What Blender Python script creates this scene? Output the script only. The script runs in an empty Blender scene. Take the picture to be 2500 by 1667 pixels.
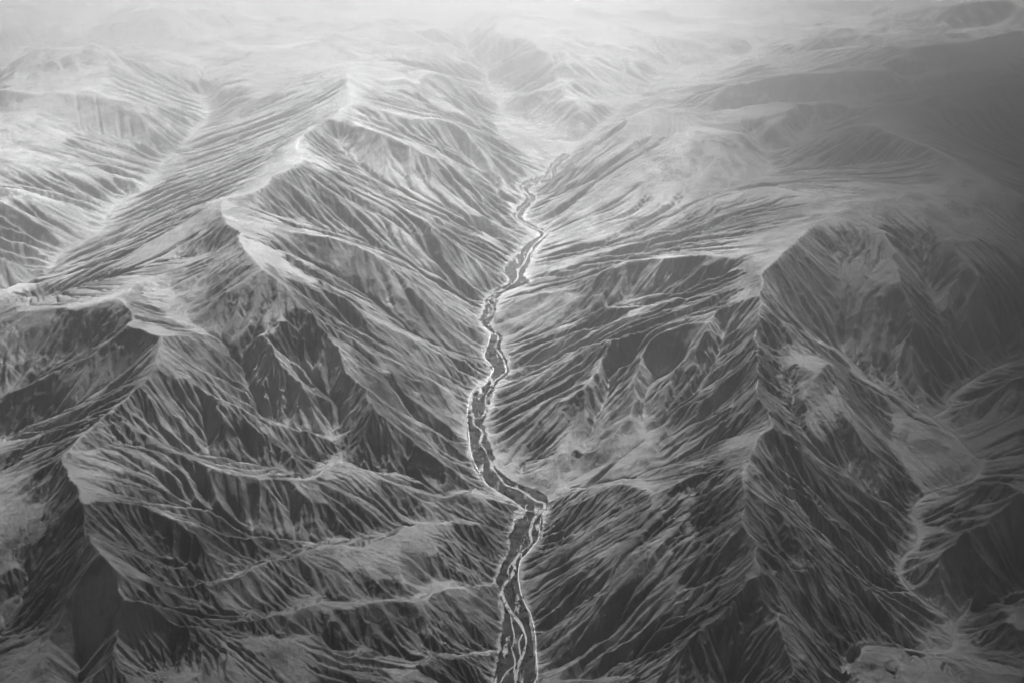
import bpy, math, random
import numpy as np
from mathutils import Vector
import time
T0 = time.time()
S = bpy.context.scene
COL = S.collection

# ---------------------------------------------------------------- camera, world, sun, exposure
PITCH, CAMZ, FPX = math.radians(24.2), 6000.0, 2680.6
cam_data = bpy.data.cameras.new('camera')
cam = bpy.data.objects.new('camera', cam_data); COL.objects.link(cam)
cam.location = (0, 0, CAMZ)
cam.rotation_euler = (math.radians(90) - PITCH, 0, 0)
cam_data.sensor_width = 36.0
cam_data.lens = 36.0 * FPX / 2500.0
cam_data.clip_start, cam_data.clip_end = 10.0, 400000.0
S.camera = cam
S.render.resolution_x, S.render.resolution_y = 1024, 682

SUN_AZ = math.radians(11)      # from the view direction (+Y), negative = to the left
SUN_EL = math.radians(48)
w = bpy.data.worlds.new('World'); S.world = w; w.use_nodes = True
nt = w.node_tree; nt.nodes.clear()
sky = nt.nodes.new('ShaderNodeTexSky'); sky.sky_type = 'NISHITA'; sky.sun_disc = False
sky.sun_elevation = SUN_EL; sky.sun_rotation = SUN_AZ
sky.altitude = 9000; sky.air_density = 0.6; sky.dust_density = 0.3
bwn = nt.nodes.new('ShaderNodeRGBToBW')
bg = nt.nodes.new('ShaderNodeBackground'); bg.inputs['Strength'].default_value = 0.05
wo = nt.nodes.new('ShaderNodeOutputWorld')
nt.links.new(sky.outputs[0], bwn.inputs[0]); nt.links.new(bwn.outputs[0], bg.inputs['Color'])
nt.links.new(bg.outputs[0], wo.inputs[0])

sd = bpy.data.lights.new('sun', 'SUN'); sun = bpy.data.objects.new('sun', sd); COL.objects.link(sun)
sd.energy = 5.0; sd.angle = math.radians(0.5); sd.color = (1, 1, 1)
sundir = Vector((math.sin(SUN_AZ) * math.cos(SUN_EL), math.cos(SUN_AZ) * math.cos(SUN_EL), math.sin(SUN_EL)))
sun.rotation_euler = sundir.to_track_quat('Z', 'Y').to_euler()
sun.location = (0, 0, 20000)

S.view_settings.view_transform = 'Standard'; S.view_settings.look = 'None'
S.view_settings.exposure = 3.9; S.view_settings.gamma = 1.0
S.view_settings.use_curve_mapping = False
S.cycles.volume_bounces = 0
S.cycles.max_bounces = 4; S.cycles.diffuse_bounces = 1; S.cycles.glossy_bounces = 1
S.cycles.transparent_max_bounces = 32
S.cycles.use_denoising = True
HAZE = True

# ---------------------------------------------------------------- picture skeleton -> world
TILE = {'a': (1650, 733), '1': (0, 0), '2': (825, 0), '3': (1650, 0), '4': (0, 550), '5': (825, 550), '6': (1650, 550),
        '7': (0, 1097), '8': (825, 1097), '9': (1650, 1097), 'v': (1140, 1150)}
def parse(s):
    out = []; tile = None
    for tok in s.replace('|', ' ').split():
        if ':' in tok:
            tile, tok = tok.split(':')
            if not tok: continue
        v = [float(q) for q in tok.split(',')]
        sc = {'v': 0.10652, 'a': 0.5957}.get(tile, 0.36356)
        ox, oy = TILE[tile]
        out.append([ox + v[0] * sc, oy + v[1] * sc, v[2] if len(v) > 2 else None])
    # fill heights along pixel arc length
    L = [0.0]
    for a, b in zip(out, out[1:]): L.append(L[-1] + math.hypot(a[0] - b[0], a[1] - b[1]))
    kz = [i for i, p in enumerate(out) if p[2] is not None]
    if kz:
        z = np.interp(L, [L[i] for i in kz], [out[i][2] for i in kz])
        for p, q in zip(out, z): p[2] = float(q)
    return out
def floor_z(py):
    return float(np.interp(py, [230, 400, 572, 700, 1200, 1667], [620, 430, 310, 230, 90, 0]))
def world(px, py, z):
    u = (px - 1250.0) / FPX; v = (833.5 - py) / FPX
    dy = math.cos(PITCH) + v * math.sin(PITCH); dz = -math.sin(PITCH) + v * math.cos(PITCH)
    t = (CAMZ - z) / (-dz)
    return (u * t, dy * t, z)
def smooth_line(P, n=6):
    P = [np.array(p, float) for p in P]
    if len(P) < 3: return np.array([P[0] + (P[-1] - P[0]) * k / 10 for k in range(11)])
    out = []
    Q = [2 * P[0] - P[1]] + P + [2 * P[-1] - P[-2]]
    for i in range(1, len(Q) - 2):
        for k in range(n):
            t = k / n; a, b, c, d = Q[i-1], Q[i], Q[i+1], Q[i+2]
            out.append(0.5 * ((2*b) + (-a + c)*t + (2*a - 5*b + 4*c - d)*t*t + (-a + 3*b - 3*c + d)*t**3))
    out.append(Q[-2])
    return np.array(out)
def dense(P, step=8.0):
    P = np.asarray(P, float)
    d = np.hypot(np.diff(P[:, 0]), np.diff(P[:, 1])); L = np.concatenate([[0], np.cumsum(d)])
    n = max(2, int(L[-1] / step))
    s = np.linspace(0, L[-1], n)
    return np.stack([np.interp(s, L, P[:, k]) for k in range(P.shape[1])], 1)

RIDGES = """
9:700,1568,880 660,1400 650,1260,960 590,1000 555,850,1080 550,780 530,660,1120 520,540 470,380 430,230 440,180,1240 510,20,1280 6:600,1430 700,1370,1300 640,1280 610,1180,1310 560,1070 540,960 560,880,1380 530,790,1420 500,650 480,520,1550 600,460 655,300,1650 800,130,1700 900,20 3:1000,1470,1650 1100,1440 1250,1370 1430,1340 1620,1285,1700
9:440,180,1250 510,90 600,190,1180 720,260 850,350 930,400,850 960,480 1050,580 1130,650,650 1200,700 1300,800 1400,900,400 1500,990 1600,1070 1700,1150 1720,1220,150
6:700,1370,1300 780,1440 960,1510 9:900,10,950 1040,90 1220,220,650 1370,340 1500,410 1590,490,310
6:480,520,1550 600,540 700,585 800,640,1350 850,700 900,770 1000,870,1100 1130,970 1140,1040,1080 1240,1250 1350,1450,830 1470,1560 9:1400,60 1500,130 1580,200 1680,300,350
9:1300,1480,330 1400,1430,420 1480,1500,330
6:1830,95,1500 1950,250 2100,450,1200 2200,700,850
6:1830,95,1500 2000,110 2200,80 2338,120,1400
6:1400,30,1600 1430,100 1500,230,1450 1490,400,1350 1530,440 1600,620 1690,900,800 1780,1150,530
6:2338,980,900 2200,1050 2000,1170,600 1930,1210 1780,1262,460
9:2338,185,850 2150,205 1900,290,450 1800,340 1650,360,330
9:2338,290,1100 2200,430 2140,510 2020,555,750 1900,610 1750,720,450 1600,790 1530,820,240
9:2338,1180,480 2150,1160 1950,1260,130
9:2338,1520,450 2150,1490,350 1950,1450 1750,1400 1600,1360,120
9:555,850,1130 480,900 400,1000 300,1080 130,1180,850 8:2330,1300,780 2200,1400 2080,1490,560 1950,1530 1800,1500,250 1500,1550,40
9:440,180,1250 250,200 150,190 0,240,950 8:2200,265 2120,300,850 2090,290 1950,240 1850,230,600 1760,240 1600,270 1500,310,250 1415,348,95
8:2120,300,850 2080,420 2000,560 1860,720,600 1800,830 1780,950,470 1750,1100 1600,1300,170
6:480,520,1550 380,570 140,690 0,715,1250 5:2200,745 2090,780,1050 1930,745,1000 1700,785,800 1560,810 1480,850,550 1300,920 1150,985,170
5:2250,860,1000 2165,1060,780 2170,1200 2180,1400,500 8:2150,50,400
5:2050,830,980 2000,950 2000,1100 2020,1150,650 1960,1280 1890,1340 1800,1420 1700,1510 8:1600,10 1545,200,170
5:1930,745,1000 1830,890,780 1720,1000 1600,1120 1530,1170,520 1350,1200 1200,1280 1050,1350 1000,1400,120
5:1530,1170,520 1560,1290,400 1540,1420 1480,1560 8:1250,60,130
6:800,130,1700 400,210 180,200 0,225,1350 5:2150,240 2000,235 1900,260 1800,310 1700,350,900 1500,420 1300,480 1100,560 1060,620,270
5:2269,480,1250 2100,560 1900,620 1740,480,750 1600,480 1480,440,600 1350,520 1150,640,260
2:2338,720,1600 2220,720 2120,700,1650 2010,740 1890,800,1500 1800,880 1700,950,1200 1640,1010 1560,1130,900 1500,1210 1420,1300,480
2:2269,740,1600 3:60,735,1600 150,790,1500 260,815,1400 380,800 440,740 490,700,1600 570,690 740,690 900,705,1600 1050,690 1110,678,1750 1200,690 1370,705 1500,700 1650,690 1740,670,1900 2000,620 2338,560,2000
3:900,705,1600 600,830 450,885 260,880,1500 100,990 0,1060,1200 2:2200,1090 2050,1180 1900,1260,900 1700,1390 1500,1500,400
3:1260,1240,1600 1080,1310 970,1300 830,1340 750,1290 590,1250,1500 450,1300 300,1320 230,1400 200,1500,1150
3:700,1060,1200 880,930,1450 1100,870 1240,840,1750 1380,880 1560,960 1780,1030,1800 1900,1110 2100,1200 2338,1330,1700
3:540,1215,1150 760,1235 1070,1200,1500 1200,1220 1500,1230 1740,1250,1650
3:70,725,900 340,590,1400 580,490,1700 680,460 880,430,1900 960,450 1180,415,1950 1380,420 1500,360,2000 1750,310 2070,250,2200 2338,190,2300
3:1450,500,1650 1640,465,1800 1760,490 1860,460 2000,460 2100,440,1900 2338,380,2000
3:770,430,1000 1000,260,1600 1200,150 1400,80,2100 1640,45 1740,30,2300 1850,40 2000,50 2250,20,2400
2:900,330,1200 1000,200,1500 1100,110 1250,65,1700 1400,75 1550,90 1800,110 1990,130,1500 2080,190 2180,215,1350 3:0,215 200,205,1300 330,270 450,340,950
2:1250,65,1600 1330,300 1450,480,1150 1540,650 1620,800 1650,880,650
2:1990,130,1400 1950,330 2040,420,1000 2060,600,750
2:90,660,1850 340,730 430,780 600,790,1500 750,840 870,900,1250 960,980 1080,1150 1180,1320,450
2:90,660,1850 0,740,1850 200,860 330,910,1650 520,990 640,1060,1350 850,1130 920,1250 1050,1400 1150,1530,400
1:2030,1060,1900 2150,1100 2:0,1150,1650 200,1270,1400 480,1420 700,1560,1000 5:900,200 1000,260 1100,330,360
1:2320,720,1850 2080,850,1850 1980,950 2030,1060,1900 1970,1130 1800,1200,1850 1740,1290 1500,1340,1850 1520,1480 4:1590,40,1800 1640,150 1700,230 1770,300,1750
1:1500,1340,1850 1290,1390,1500 1100,1470 950,1568,1000 4:700,150,650
2:90,660,1850 60,500,1750 150,360 350,350,1650 430,370 600,480,1400 800,620 1000,800,850
4:1600,-40,1750 1870,25 2050,50 2338,100,1500 5:150,140 270,210,1250 480,340 560,430,950 620,510 680,560 760,650 900,730,330
4:1600,50,1800 1850,140 2100,330 2300,470,1300 5:60,530 170,600 400,710,850 560,780 700,870 880,905 1000,925,200
4:1770,300,1750 1900,400 2130,550,1500 5:50,740,1330 150,820 300,920 480,1000,800 600,1060 750,1140 860,1190,190
4:2130,550,1500 2170,585,1480 2225,700 2235,800,1300 5:60,920 130,980 180,1030 215,1170,1000 300,1250 350,1300 430,1340 470,1410,750 560,1470 8:600,-10 720,80,450 830,130 930,230 1060,300 1190,365,110
4:2170,585,1480 2060,640 1950,650,1450 1860,640
4:1770,300,1750 1600,390 1480,470,1600
4:1640,765,1400 1740,760 1850,810,1500 1860,930,1350 1900,960 2000,1040 2100,1100 2200,1190,930
4:1020,1010,1500 1200,1040 1400,1090 1600,1180,1150 1690,1230 1850,1300,900 2040,1380 2240,1420,700
4:1460,750,1400 1400,755 1300,750 1090,740,1650 890,690,1650 860,600 820,510 740,490,1600 560,560 500,580 390,560,1450 150,572 90,510,1350 -50,560,1300
4:1090,740,1650 1040,860 1020,1010,1500 930,1080 850,1220,1480 700,1280 600,1370,1450 7:380,110,1430 450,250 520,330,1400 570,440 640,620,1380 660,740 690,840,1330 760,930 775,1000,1280 740,1120,1200 820,1260,1100 840,1400 870,1568,900
4:890,700,1640 700,820 540,900,1390 400,960 160,1080,1130 0,1180,1000
4:390,560,1450 420,700 400,800,1240 280,860,1150 150,930,1060
7:740,1100,1200 600,1180 480,1290,1010 370,1420 300,1500,860 200,1600
7:-200,500,1150 0,700,1010 100,850 150,930,900
4:850,1220,1480 1080,1230 1300,1300,1150 1500,1360 1750,1430,900 1950,1490 7:2000,90 2060,160,700
7:380,110,1430 7:800,-40 1170,0,1150 1260,30 1350,120,1050 1500,170 1700,190,900 1900,200 2050,215,780 2110,200 2180,120,720 2250,100 8:60,105,650 200,140 310,215,560 400,235 520,275 620,305,380 720,320 850,290,330 960,310 1100,360 1200,380,120
7:1170,0,1150 1250,230,1000 1450,390 1640,500,740
7:1700,190,900 1940,250 2050,340,720 2200,420 2320,480 8:60,500 110,550,500
7:570,440,1400 830,440,1250 1150,460 1300,480,950 1520,500 1650,545,760 1780,575 1950,605,620 2060,612,570
7:1250,620,950 1420,660 1620,680 1820,715,650
7:690,840,1330 850,890,1200 1050,910 1250,912,980 1450,885 1560,845,850 1680,785 1900,720,720 2050,670 2150,640,620 2270,630 8:60,660 120,682,560 210,660 290,600,500 380,560 480,490,480 650,482 850,482,360 1000,492 1060,520,250 1150,575,90
8:380,560,490 400,700 430,820 500,920,390
8:130,690,550 180,800 240,880 330,930,440
8:560,490,470 650,640 740,760 800,860,300
8:700,490,430 850,650 960,800 1040,880,100
7:820,1040,1200 1150,1085 1350,1140,880 1600,1150 1850,1110,680 2100,1040 2300,990,560 8:120,1000 220,1012,520 350,1010 560,1000,430 630,965 720,942,370 850,920 1000,905,180 1055,900,90
8:220,1015,515 100,1095,540 0,1160,560 7:2150,1175,600 1950,1155,650
8:700,940,380 760,1060 870,1250,150
8:560,1000,430 660,1060 680,1200 700,1300,230
8:900,915,300 1000,1010 1080,1120,60
7:820,1040,1200 1100,1110 1280,1170,850 1450,1210 1550,1260,750 1850,1250 2100,1290,560 8:50,1400,480 300,1370 500,1400 580,1400,300 650,1320,300 760,1370 900,1380 1080,1375,50
8:650,1320,300 560,1440 430,1530,350 350,1600
7:1550,1260,750 1540,1380,720 1450,1480 1400,1568,650
7:1540,1380,720 1700,1480 1850,1600,550
a:330,1010,1110 430,1060 520,1140,950 600,1190 700,1300,740 765,1388,430
a:430,780,1060 510,960,970 610,1040 650,1110,820 710,1210 725,1290,600
a:340,1110,1090 430,1150 500,1200,970 560,1260 650,1370,790 740,1500,560
a:300,1150,1080 345,1200,1050 430,1300,940 520,1400 620,1500,760 690,1590,640
a:130,1310,850 110,1400 180,1460,700 240,1600,550
a:325,180,1420 230,235 140,310,980
a:335,250,1390 240,320 150,380,1000 75,410,840
a:345,350,1350 230,430 110,510,900 30,550,670
a:400,500,1300 280,530,1120 160,565,880 60,600,700
a:290,880,1200 200,920 110,990,950 70,1060,830
a:320,990,1150 200,1060 100,1120,850 40,1150,720
a:640,240,1250 560,330 510,430,1020
a:700,300,1080 620,400 530,500,920
a:830,600,760 740,660 680,740,600
a:1300,920,950 1330,1050 1380,1200,320
1:0,810,1450 270,680,1550 420,610 600,560 720,480,1700 680,420 630,305,1900
1:-50,560,1600 200,400,1750 450,345 630,305,1900
1:200,780,1450 500,840 850,930 1150,1080,650
1:700,580,1600 900,760 1000,850 1200,1000,700
1:-50,950,1300 270,1080 600,1130 850,1220 960,1250,600
1:0,1240,1100 250,1310 500,1400 680,1500,500
4:-60,200,800 100,260 280,270,480
4:1590,40,1800 1430,180,1550 1200,200 900,300 600,380,1200 460,440 250,500,800
4:1640,150,1780 1500,300 1350,380,1500 1250,480,1450
4:860,400,1500 830,510,1580
1:1040,40,1700 1200,60 1000,110,1600 850,150,1400
1:2338,200,1700 1800,300,1600 1450,330,1350 1200,450,1100
2:0,100,1600 500,40,1500 800,20
2:500,180,1500 200,190,1600 1:2000,350,1500 1700,400,1450 1450,600,1100
"""
VALLEYS = """
6:850,720,1150 1000,800 1100,840,820 1190,950 1210,1000,680 1300,1050 1420,1120 1520,1170 1620,1240 1710,1290,450 1780,1350 1880,1410 1950,1490 2030,1560 9:2060,70,380 2000,190 1890,230 1750,280 1640,340,320 1590,420 1630,480 1640,560 1610,650,270 1540,700 1500,760 1500,830 1540,900,200 1640,1000 1750,1070 1840,1130 1870,1200,110
9:1150,1580,420 1150,1440 1240,1370,330 1280,1310 1480,1320 1700,1350 1840,1330,130 1870,1200,110
6:1090,170,1450 1100,300 1110,500,1150 1080,650 1080,760 1150,900,700
6:2500,840,700 2250,900 2050,1000,540 1910,1090 1820,1165 1835,1210 1720,1285,452
6:1600,150,1400 1700,450,1100 1830,700,900 1890,870 1930,1000 1915,1080,520
6:2400,1250,650 2100,1310 1980,1350 1900,1400,420
9:2400,270,650 2100,350 1850,420 1800,430 1790,520,340 1650,560,290
9:2400,950,60 2240,1040 2200,1090 2100,1090 2000,1060 1920,1120 1880,1160,108
9:2400,1360,240 2100,1350 1870,1370,130
9:1270,1350,325 1400,1360 1500,1430 1530,1530 1650,1600,380
9:760,40,1080 860,150 960,300,860 1010,410,780 1180,510 1330,600 1440,680 1500,790,245
6:700,830,1200 740,1000 790,1200 840,1360,900 960,1490 9:1020,30,780 1210,180,560 1300,260 1500,390 1610,480,300
a:390,900,1050 480,1060,880 600,1130 700,1250,640 755,1370,390
a:400,1110,1010 520,1215,850 620,1310 720,1440,440
a:420,1240,930 500,1320 590,1430,700 700,1550,480
a:300,1350,820 260,1480 240,1660,500
6:1460,1250,500 1480,1400 1520,1560 9:1520,60 1600,180 1695,305,340
9:100,250,950 100,600,820 60,750 20,900 8:2260,1020,600 2170,1160 2080,1220 1930,1310,330 1840,1340 1700,1400 1540,1510 1400,1540,30
6:330,760,1150 250,880 180,1020,900 100,1190 40,1290 10,1400,600 8:2260,40 2170,115 2080,160,380 1950,200 1700,240 1540,272,140 1470,292 1400,345,85
6:480,1360,1080 190,1480,700 9:0,60 8:2150,125,400
5:2150,980,750 2070,1110 2050,1200 2050,1350,480 2080,1500 8:2085,60 2080,150,380
5:1850,950,700 1840,1090 1800,1210 1775,1370,380 1700,1480 8:1640,20 1560,130 1545,250,135
5:2300,330,1150 2100,450 1870,520,720 1600,640 1400,720 1110,790,190
3:520,910,1300 620,1080,1130 610,1160 560,1200 330,1270,1000 100,1380 0,1440,820 5:2050,60,680 1700,200 1500,280 1280,385,290
3:650,1150,1120 760,1150 1150,1100,1350 1600,1070,1620
3:650,1010,1180 860,960 900,850,1350 1240,770,1550 1740,740,1780
3:280,800,850 500,760 800,720,1150 1400,640,1500 2338,480,1850
3:450,400,1150 1000,330 1600,260,1700 2200,160,1950
2:1450,1110,450 1350,1100 1250,1010,500 1150,880 1110,740 1060,630,600 960,450,700 900,380,750 830,120,1300
2:1530,1040,450 1700,900,550 1850,780 2000,650,650 2338,440,750 3:150,500 400,400,850 700,250,950 1000,100,1100
2:300,800,1600 600,950,1250 850,1040 1000,1200,650 1180,1420,380
2:0,950,1500 200,1150,1250 400,1270 700,1420,850 900,1500 5:1060,160 1120,260,320
4:1900,-50,1500 5:100,60,1150 400,190 600,330,700 800,500 950,640,260
4:1950,130,1550 2200,280 5:100,400,1050 300,560 500,720 700,800,450 860,860 985,880,190
4:2150,480,1400 5:60,620,1150 300,780 500,900,650 700,1000 890,1085,160
4:2310,760,1200 5:250,960 400,1100,700 600,1180 750,1250 865,1285,130
4:2000,700,1350 2040,780 2060,850,1200 2090,920,1100 2100,1050 2190,1120,880 2270,1230 2250,1370 2270,1500,620 8:30,40 100,90 300,130 420,150,430 640,190 630,250 700,310,270 780,295 940,275 1190,350,100
4:1420,400,1500 1260,560,1400 1275,640,1370 1350,690 1440,735,1330 1540,790 1600,850,1230 1660,930 1690,1060,1030 1740,1160 1850,1290,830 2000,1360 2150,1390 2255,1420,640
4:1030,420,1420 1160,470 1130,550 1180,625,1380 1275,645
4:1150,1400,1150 7:1400,30,900 1600,60 1850,120,720 2050,180 2150,110 2260,50,590
7:1000,250,1150 1400,400,850 1640,512,700 1800,560 2000,598,550 2150,598 2338,588 8:80,588,480 280,570,440 480,500 700,490,320 1000,500,210 1165,565,80
7:900,600,1080 1200,760,850 1400,860,720 1520,865 1640,800,640 1900,705 2120,620,545
7:850,990,1150 1250,1045,900 1550,1055 1700,1070,700 1850,1045 2100,985,560 2300,985 8:220,1000,450 480,985 600,945,350 650,895 740,890 900,900 1060,892,70
7:1300,1190,840 1600,1220 1900,1235 2200,1260,520 8:0,1310,460 200,1330 400,1350 590,1388,270 700,1365 900,1368,120 1090,1350,40
7:1110,1280,880 1110,1480,740 1130,1600
7:300,330,1200 250,560,1120 240,780,1040 170,920,890 60,1150 -50,1300,750
7:560,1400,800 520,1600,700
4:780,700,1480 510,880,1190 350,930 160,1060,1000 -80,1180,880
4:800,1000,1300 600,1150,1180 400,1240,1040 200,1330 -50,1440,760
7:250,-40,1230 100,60 -60,150,950
1:1340,640,800 1390,770 1270,920 1090,1110,600 980,1270 850,1320 720,1440 690,1540,450 4:600,90 430,180 330,290,380 150,440 -50,500,330
1:2000,1250,1400 1700,1350?
"""
VALLEYS = "\n".join(l for l in VALLEYS.splitlines() if '?' not in l)

FLOOR_L = "8:1030,1640 1045,1568 1085,1400 1100,1290 1110,1180 1130,1090 1095,990 1090,930 1065,890 1090,830 1110,770 1150,700 1160,640 1155,580 1185,540 1190,490 1240,440 1270,410 1200,370 1140,320 1080,280 1010,240 960,180 920,110 905,60 5:905,1560 885,1460 875,1350 870,1280 905,1230 910,1140 1000,1070 1040,1010 1040,970 1000,900 990,850 1015,790 1025,730 965,670 955,640 985,590 995,520 1035,460 1090,430 1160,385 1130,320 1140,280 1220,190 1290,120 1370,60 2:1290,1530 1190,1470 1200,1410 1270,1340 1225,1260 1300,1200 1390,1180 1440,1100 1520,1030"
FLOOR_R = "8:1340,1640 1330,1568 1320,1480 1305,1330 1290,1220 1270,1100 1245,1000 1220,920 1210,860 1220,760 1295,660 1350,600 1365,500 1372,430 1398,390 1405,340 1380,300 1300,265 1200,230 1120,180 1060,130 1030,80 5:1045,1560 1010,1450 990,1370 965,1330 990,1270 1015,1190 1035,1120 1065,1050 1125,1010 1140,970 1125,900 1095,850 1085,800 1100,750 1050,720 1015,660 1050,600 1070,500 1110,450 1280,390 1240,340 1280,250 1310,170 1360,110 1410,60 2:1340,1530 1240,1480 1240,1430 1320,1340 1270,1275 1330,1240 1420,1220 1480,1120 1560,1050"
RIVER = "8:1180,1640 1190,1568 1215,1450 1250,1360 1265,1280 1240,1200 1210,1150 1160,1090 1120,1020 1100,960 1115,910 1160,860 1185,800 1185,750 1230,690 1290,640 1300,600 1290,560 1310,480 1340,440 1385,395 1382,360 1330,345 1280,310 1220,270 1130,240 1090,190 1050,140 1020,80 5:1010,1560 990,1510 955,1460 970,1390 920,1340 910,1300 970,1285 1000,1220 990,1180 1000,1130 1040,1080 1050,1045 1110,1000 1128,970 1100,880 1060,820 1075,745 1020,720 960,655 1030,600 1040,550 1010,510 1040,460 1100,440 1200,370 1210,310 1255,250 1280,190 1320,130 1390,60 2:1310,1530 1205,1475 1215,1420 1290,1340 1240,1265 1310,1220 1400,1200 1450,1110 1540,1040"
def fl(s):
    P = parse(s)
    return [(p[0], p[1], floor_z(p[1])) for p in P]

# ---------------------------------------------------------------- log-polar terrain grid
DT = 0.0011
TH = 0.60
R0, R1 = 3300.0, 68000.0
NT = int(2 * TH / DT) // 16 * 16
NR = int(math.log(R1 / R0) / DT) // 16 * 16
DR = math.log(R1 / R0) / NR
def to_grid(x, y):
    return (np.arctan2(x, y) + TH) / (2 * TH) * (NT - 1), np.log(np.hypot(x, y) / R0) / math.log(R1 / R0) * (NR - 1)

# value noise helpers (numpy)
def _hash(ix, iy, k):
    h = (ix.astype(np.int64) * 374761393 + iy.astype(np.int64) * 668265263 + k * 974634777) & 0xffffffff
    h = ((h ^ (h >> 13)) * 1274126177) & 0xffffffff
    h = (h ^ (h >> 16)) & 0xffffffff
    return (h.astype(np.float32) / np.float32(4294967295.0))
def vnoise(x, y, k=0):
    ix = np.floor(x); iy = np.floor(y); fx = (x - ix).astype(np.float32); fy = (y - iy).astype(np.float32)
    ux = fx * fx * fx * (fx * (fx * 6 - 15) + 10); uy = fy * fy * fy * (fy * (fy * 6 - 15) + 10)
    a = _hash(ix, iy, k); b = _hash(ix + 1, iy, k); c = _hash(ix, iy + 1, k); d = _hash(ix + 1, iy + 1, k)
    return (a + (b - a) * ux + (c - a) * uy + (a - b - c + d) * ux * uy) * 2 - 1
def fbm(x, y, o=4, k=0):
    s = 0; a = 0.5
    for i in range(o):
        s = s + a * vnoise(x, y, k + i * 17); x, y = 1.9 * x * 0.8 - 1.9 * y * 0.6 + 11.3, 1.9 * x * 0.6 + 1.9 * y * 0.8 + 5.1; a *= 0.5
    return s
def ridged(x, y, o=5, k=0):
    s = 0; a = 0.55; wgt = 1
    for i in range(o):
        n = 1 - np.abs(vnoise(x, y, k + i * 31)); n = n * n * wgt; wgt = np.clip(n * 1.6, 0, 1)
        s = s + a * n; x, y = 2 * x * 0.8 - 2 * y * 0.6 + 3.3, 2 * x * 0.6 + 2 * y * 0.8 + 7.1; a *= 0.5
    return s

def grid_xy(nt, nr):
    th = np.linspace(-TH, TH, nt, dtype=np.float32); r = R0 * np.exp(np.linspace(0, math.log(R1 / R0), nr))
    return (r[:, None] * np.sin(th)[None]).astype(np.float32), (r[:, None] * np.cos(th)[None]).astype(np.float32)

def lines(txt):
    out = []
    for l in txt.strip().splitlines():
        l = l.strip()
        if not l: continue
        out.append(parse(l))
    return out
rng = np.random.RandomState(4)
def wl(P, jitter):
    W = np.array([world(*p) for p in P])
    W = smooth_line(W)
    W = dense(W, 25.0)
    # natural wobble of the line in plan
    if jitter:
        n = len(W); s = np.arange(n)
        off = np.zeros((n, 2)); ph = rng.rand() * 100
        for f, a in ((1 / 26., 26.), (1 / 11., 12.), (1 / 5., 5.)):
            off[:, 0] += a * vnoise(s * f + ph, s * 0 + 0.3, 3); off[:, 1] += a * vnoise(s * f + ph, s * 0 + 9.3, 5)
        sc = W[:, 1:2] / 9000.0 * jitter
        W[:, :2] += off * sc * np.clip(np.minimum(s, n - 1 - s) / 8.0, 0, 1)[:, None]
        W[:, 2] += vnoise(s / 12. + ph, s * 0 + 4.4, 8) * 14 * np.clip(np.minimum(s, n - 1 - s) / 8.0, 0, 1) * jitter
    return dense(W, 6.0)
def relief(P, up):                      # the left-bank spurs stand a little prouder of their side creeks
    for p in P:
        if p[0] < 1240 and p[1] > 1000: p[2] += up * float(np.clip((p[2] - 120) / 250, 0, 1)) * float(np.clip((1300 - p[2]) / 300, 0, 1))
    return P
RW = [wl(relief(p, 18), 1.0) for p in lines(RIDGES)]
VW = [wl(relief(p, -25), 0.7) for p in lines(VALLEYS)]
FLOOR_POLY = None
fl_l = dense(smooth_line([world(*p) for p in fl(FLOOR_L)]), 15.0)
fl_r = dense(smooth_line([world(*p) for p in fl(FLOOR_R)]), 15.0)

def background(x, y):
    wx = x + 900 * fbm(x / 5200, y / 5200, 2, 71); wy = y + 900 * fbm(x / 5200 + 40, y / 5200, 2, 72)
    return 250 + 2300 * ridged(wx / 7600 + 1.7, wy / 7600 + 0.4, 3, 5)

def solve(nt, nr, init, init_q, iters):
    X, Y = grid_xy(nt, nr)
    bgh = background(X, Y)
    fx = np.zeros((nr, nt), bool); val = np.zeros((nr, nt), np.float32); q = np.zeros((nr, nt), np.float32)
    def ras(W, qq, mode):
        gi, gj = to_grid(W[:, 0], W[:, 1])
        ii = np.round(gi * (nt - 1) / (NT - 1)).astype(int); jj = np.round(gj * (nr - 1) / (NR - 1)).astype(int)
        ok = (ii >= 0) & (ii < nt) & (jj >= 0) & (jj < nr)
        ii, jj, z = ii[ok], jj[ok], W[ok, 2]
        if mode == 'r':
            t = np.full((nr, nt), -1e9, np.float32); np.maximum.at(t, (jj, ii), z); m = t > -1e8
        else:
            t = np.full((nr, nt), 1e9, np.float32); np.minimum.at(t, (jj, ii), z); m = t < 1e8
        if mode == 'r': m2 = m; val[m2] = np.where(fx[m2], np.maximum(val[m2], t[m2]), t[m2])
        else: m2 = m; val[m2] = np.where(fx[m2] & (q[m2] < .5), np.minimum(val[m2], t[m2]), t[m2])
        fx[m2] = True; q[m2] = qq
    for W in RW: ras(W, 1.0, 'r')
    for W in VW: ras(W, 0.0, 'v')
    fm, fz = floor_mask(nt, nr)
    fx[fm] = True; val[fm] = fz[fm]; q[fm] = 0
    h = bgh.copy() if init is None else init; Q = np.full((nr, nt), 0.5, np.float32) if init_q is None else init_q
    # screened pull to background, length scale ~2.4 km (world) -> cells
    r = np.hypot(X, Y); cell = r * (2 * TH / nt)
    lam = (cell / 3000.0) ** 2
    lam = lam.astype(np.float32)
    free = ~fx
    for _ in range(iters):
        h[fx] = val[fx]; Q[fx] = q[fx]
        for A, B in ((h, bgh), (Q, 0.5)):
            P = np.pad(A, 1, mode='edge')
            N = (P[:-2, 1:-1] + P[2:, 1:-1] + P[1:-1, :-2] + P[1:-1, 2:] + lam * B) / (4 + lam)
            A[free] = (A + 1.0 * (N - A))[free]
    h[fx] = val[fx]; Q[fx] = q[fx]
    return h, Q, fm
_fm = {}
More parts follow.
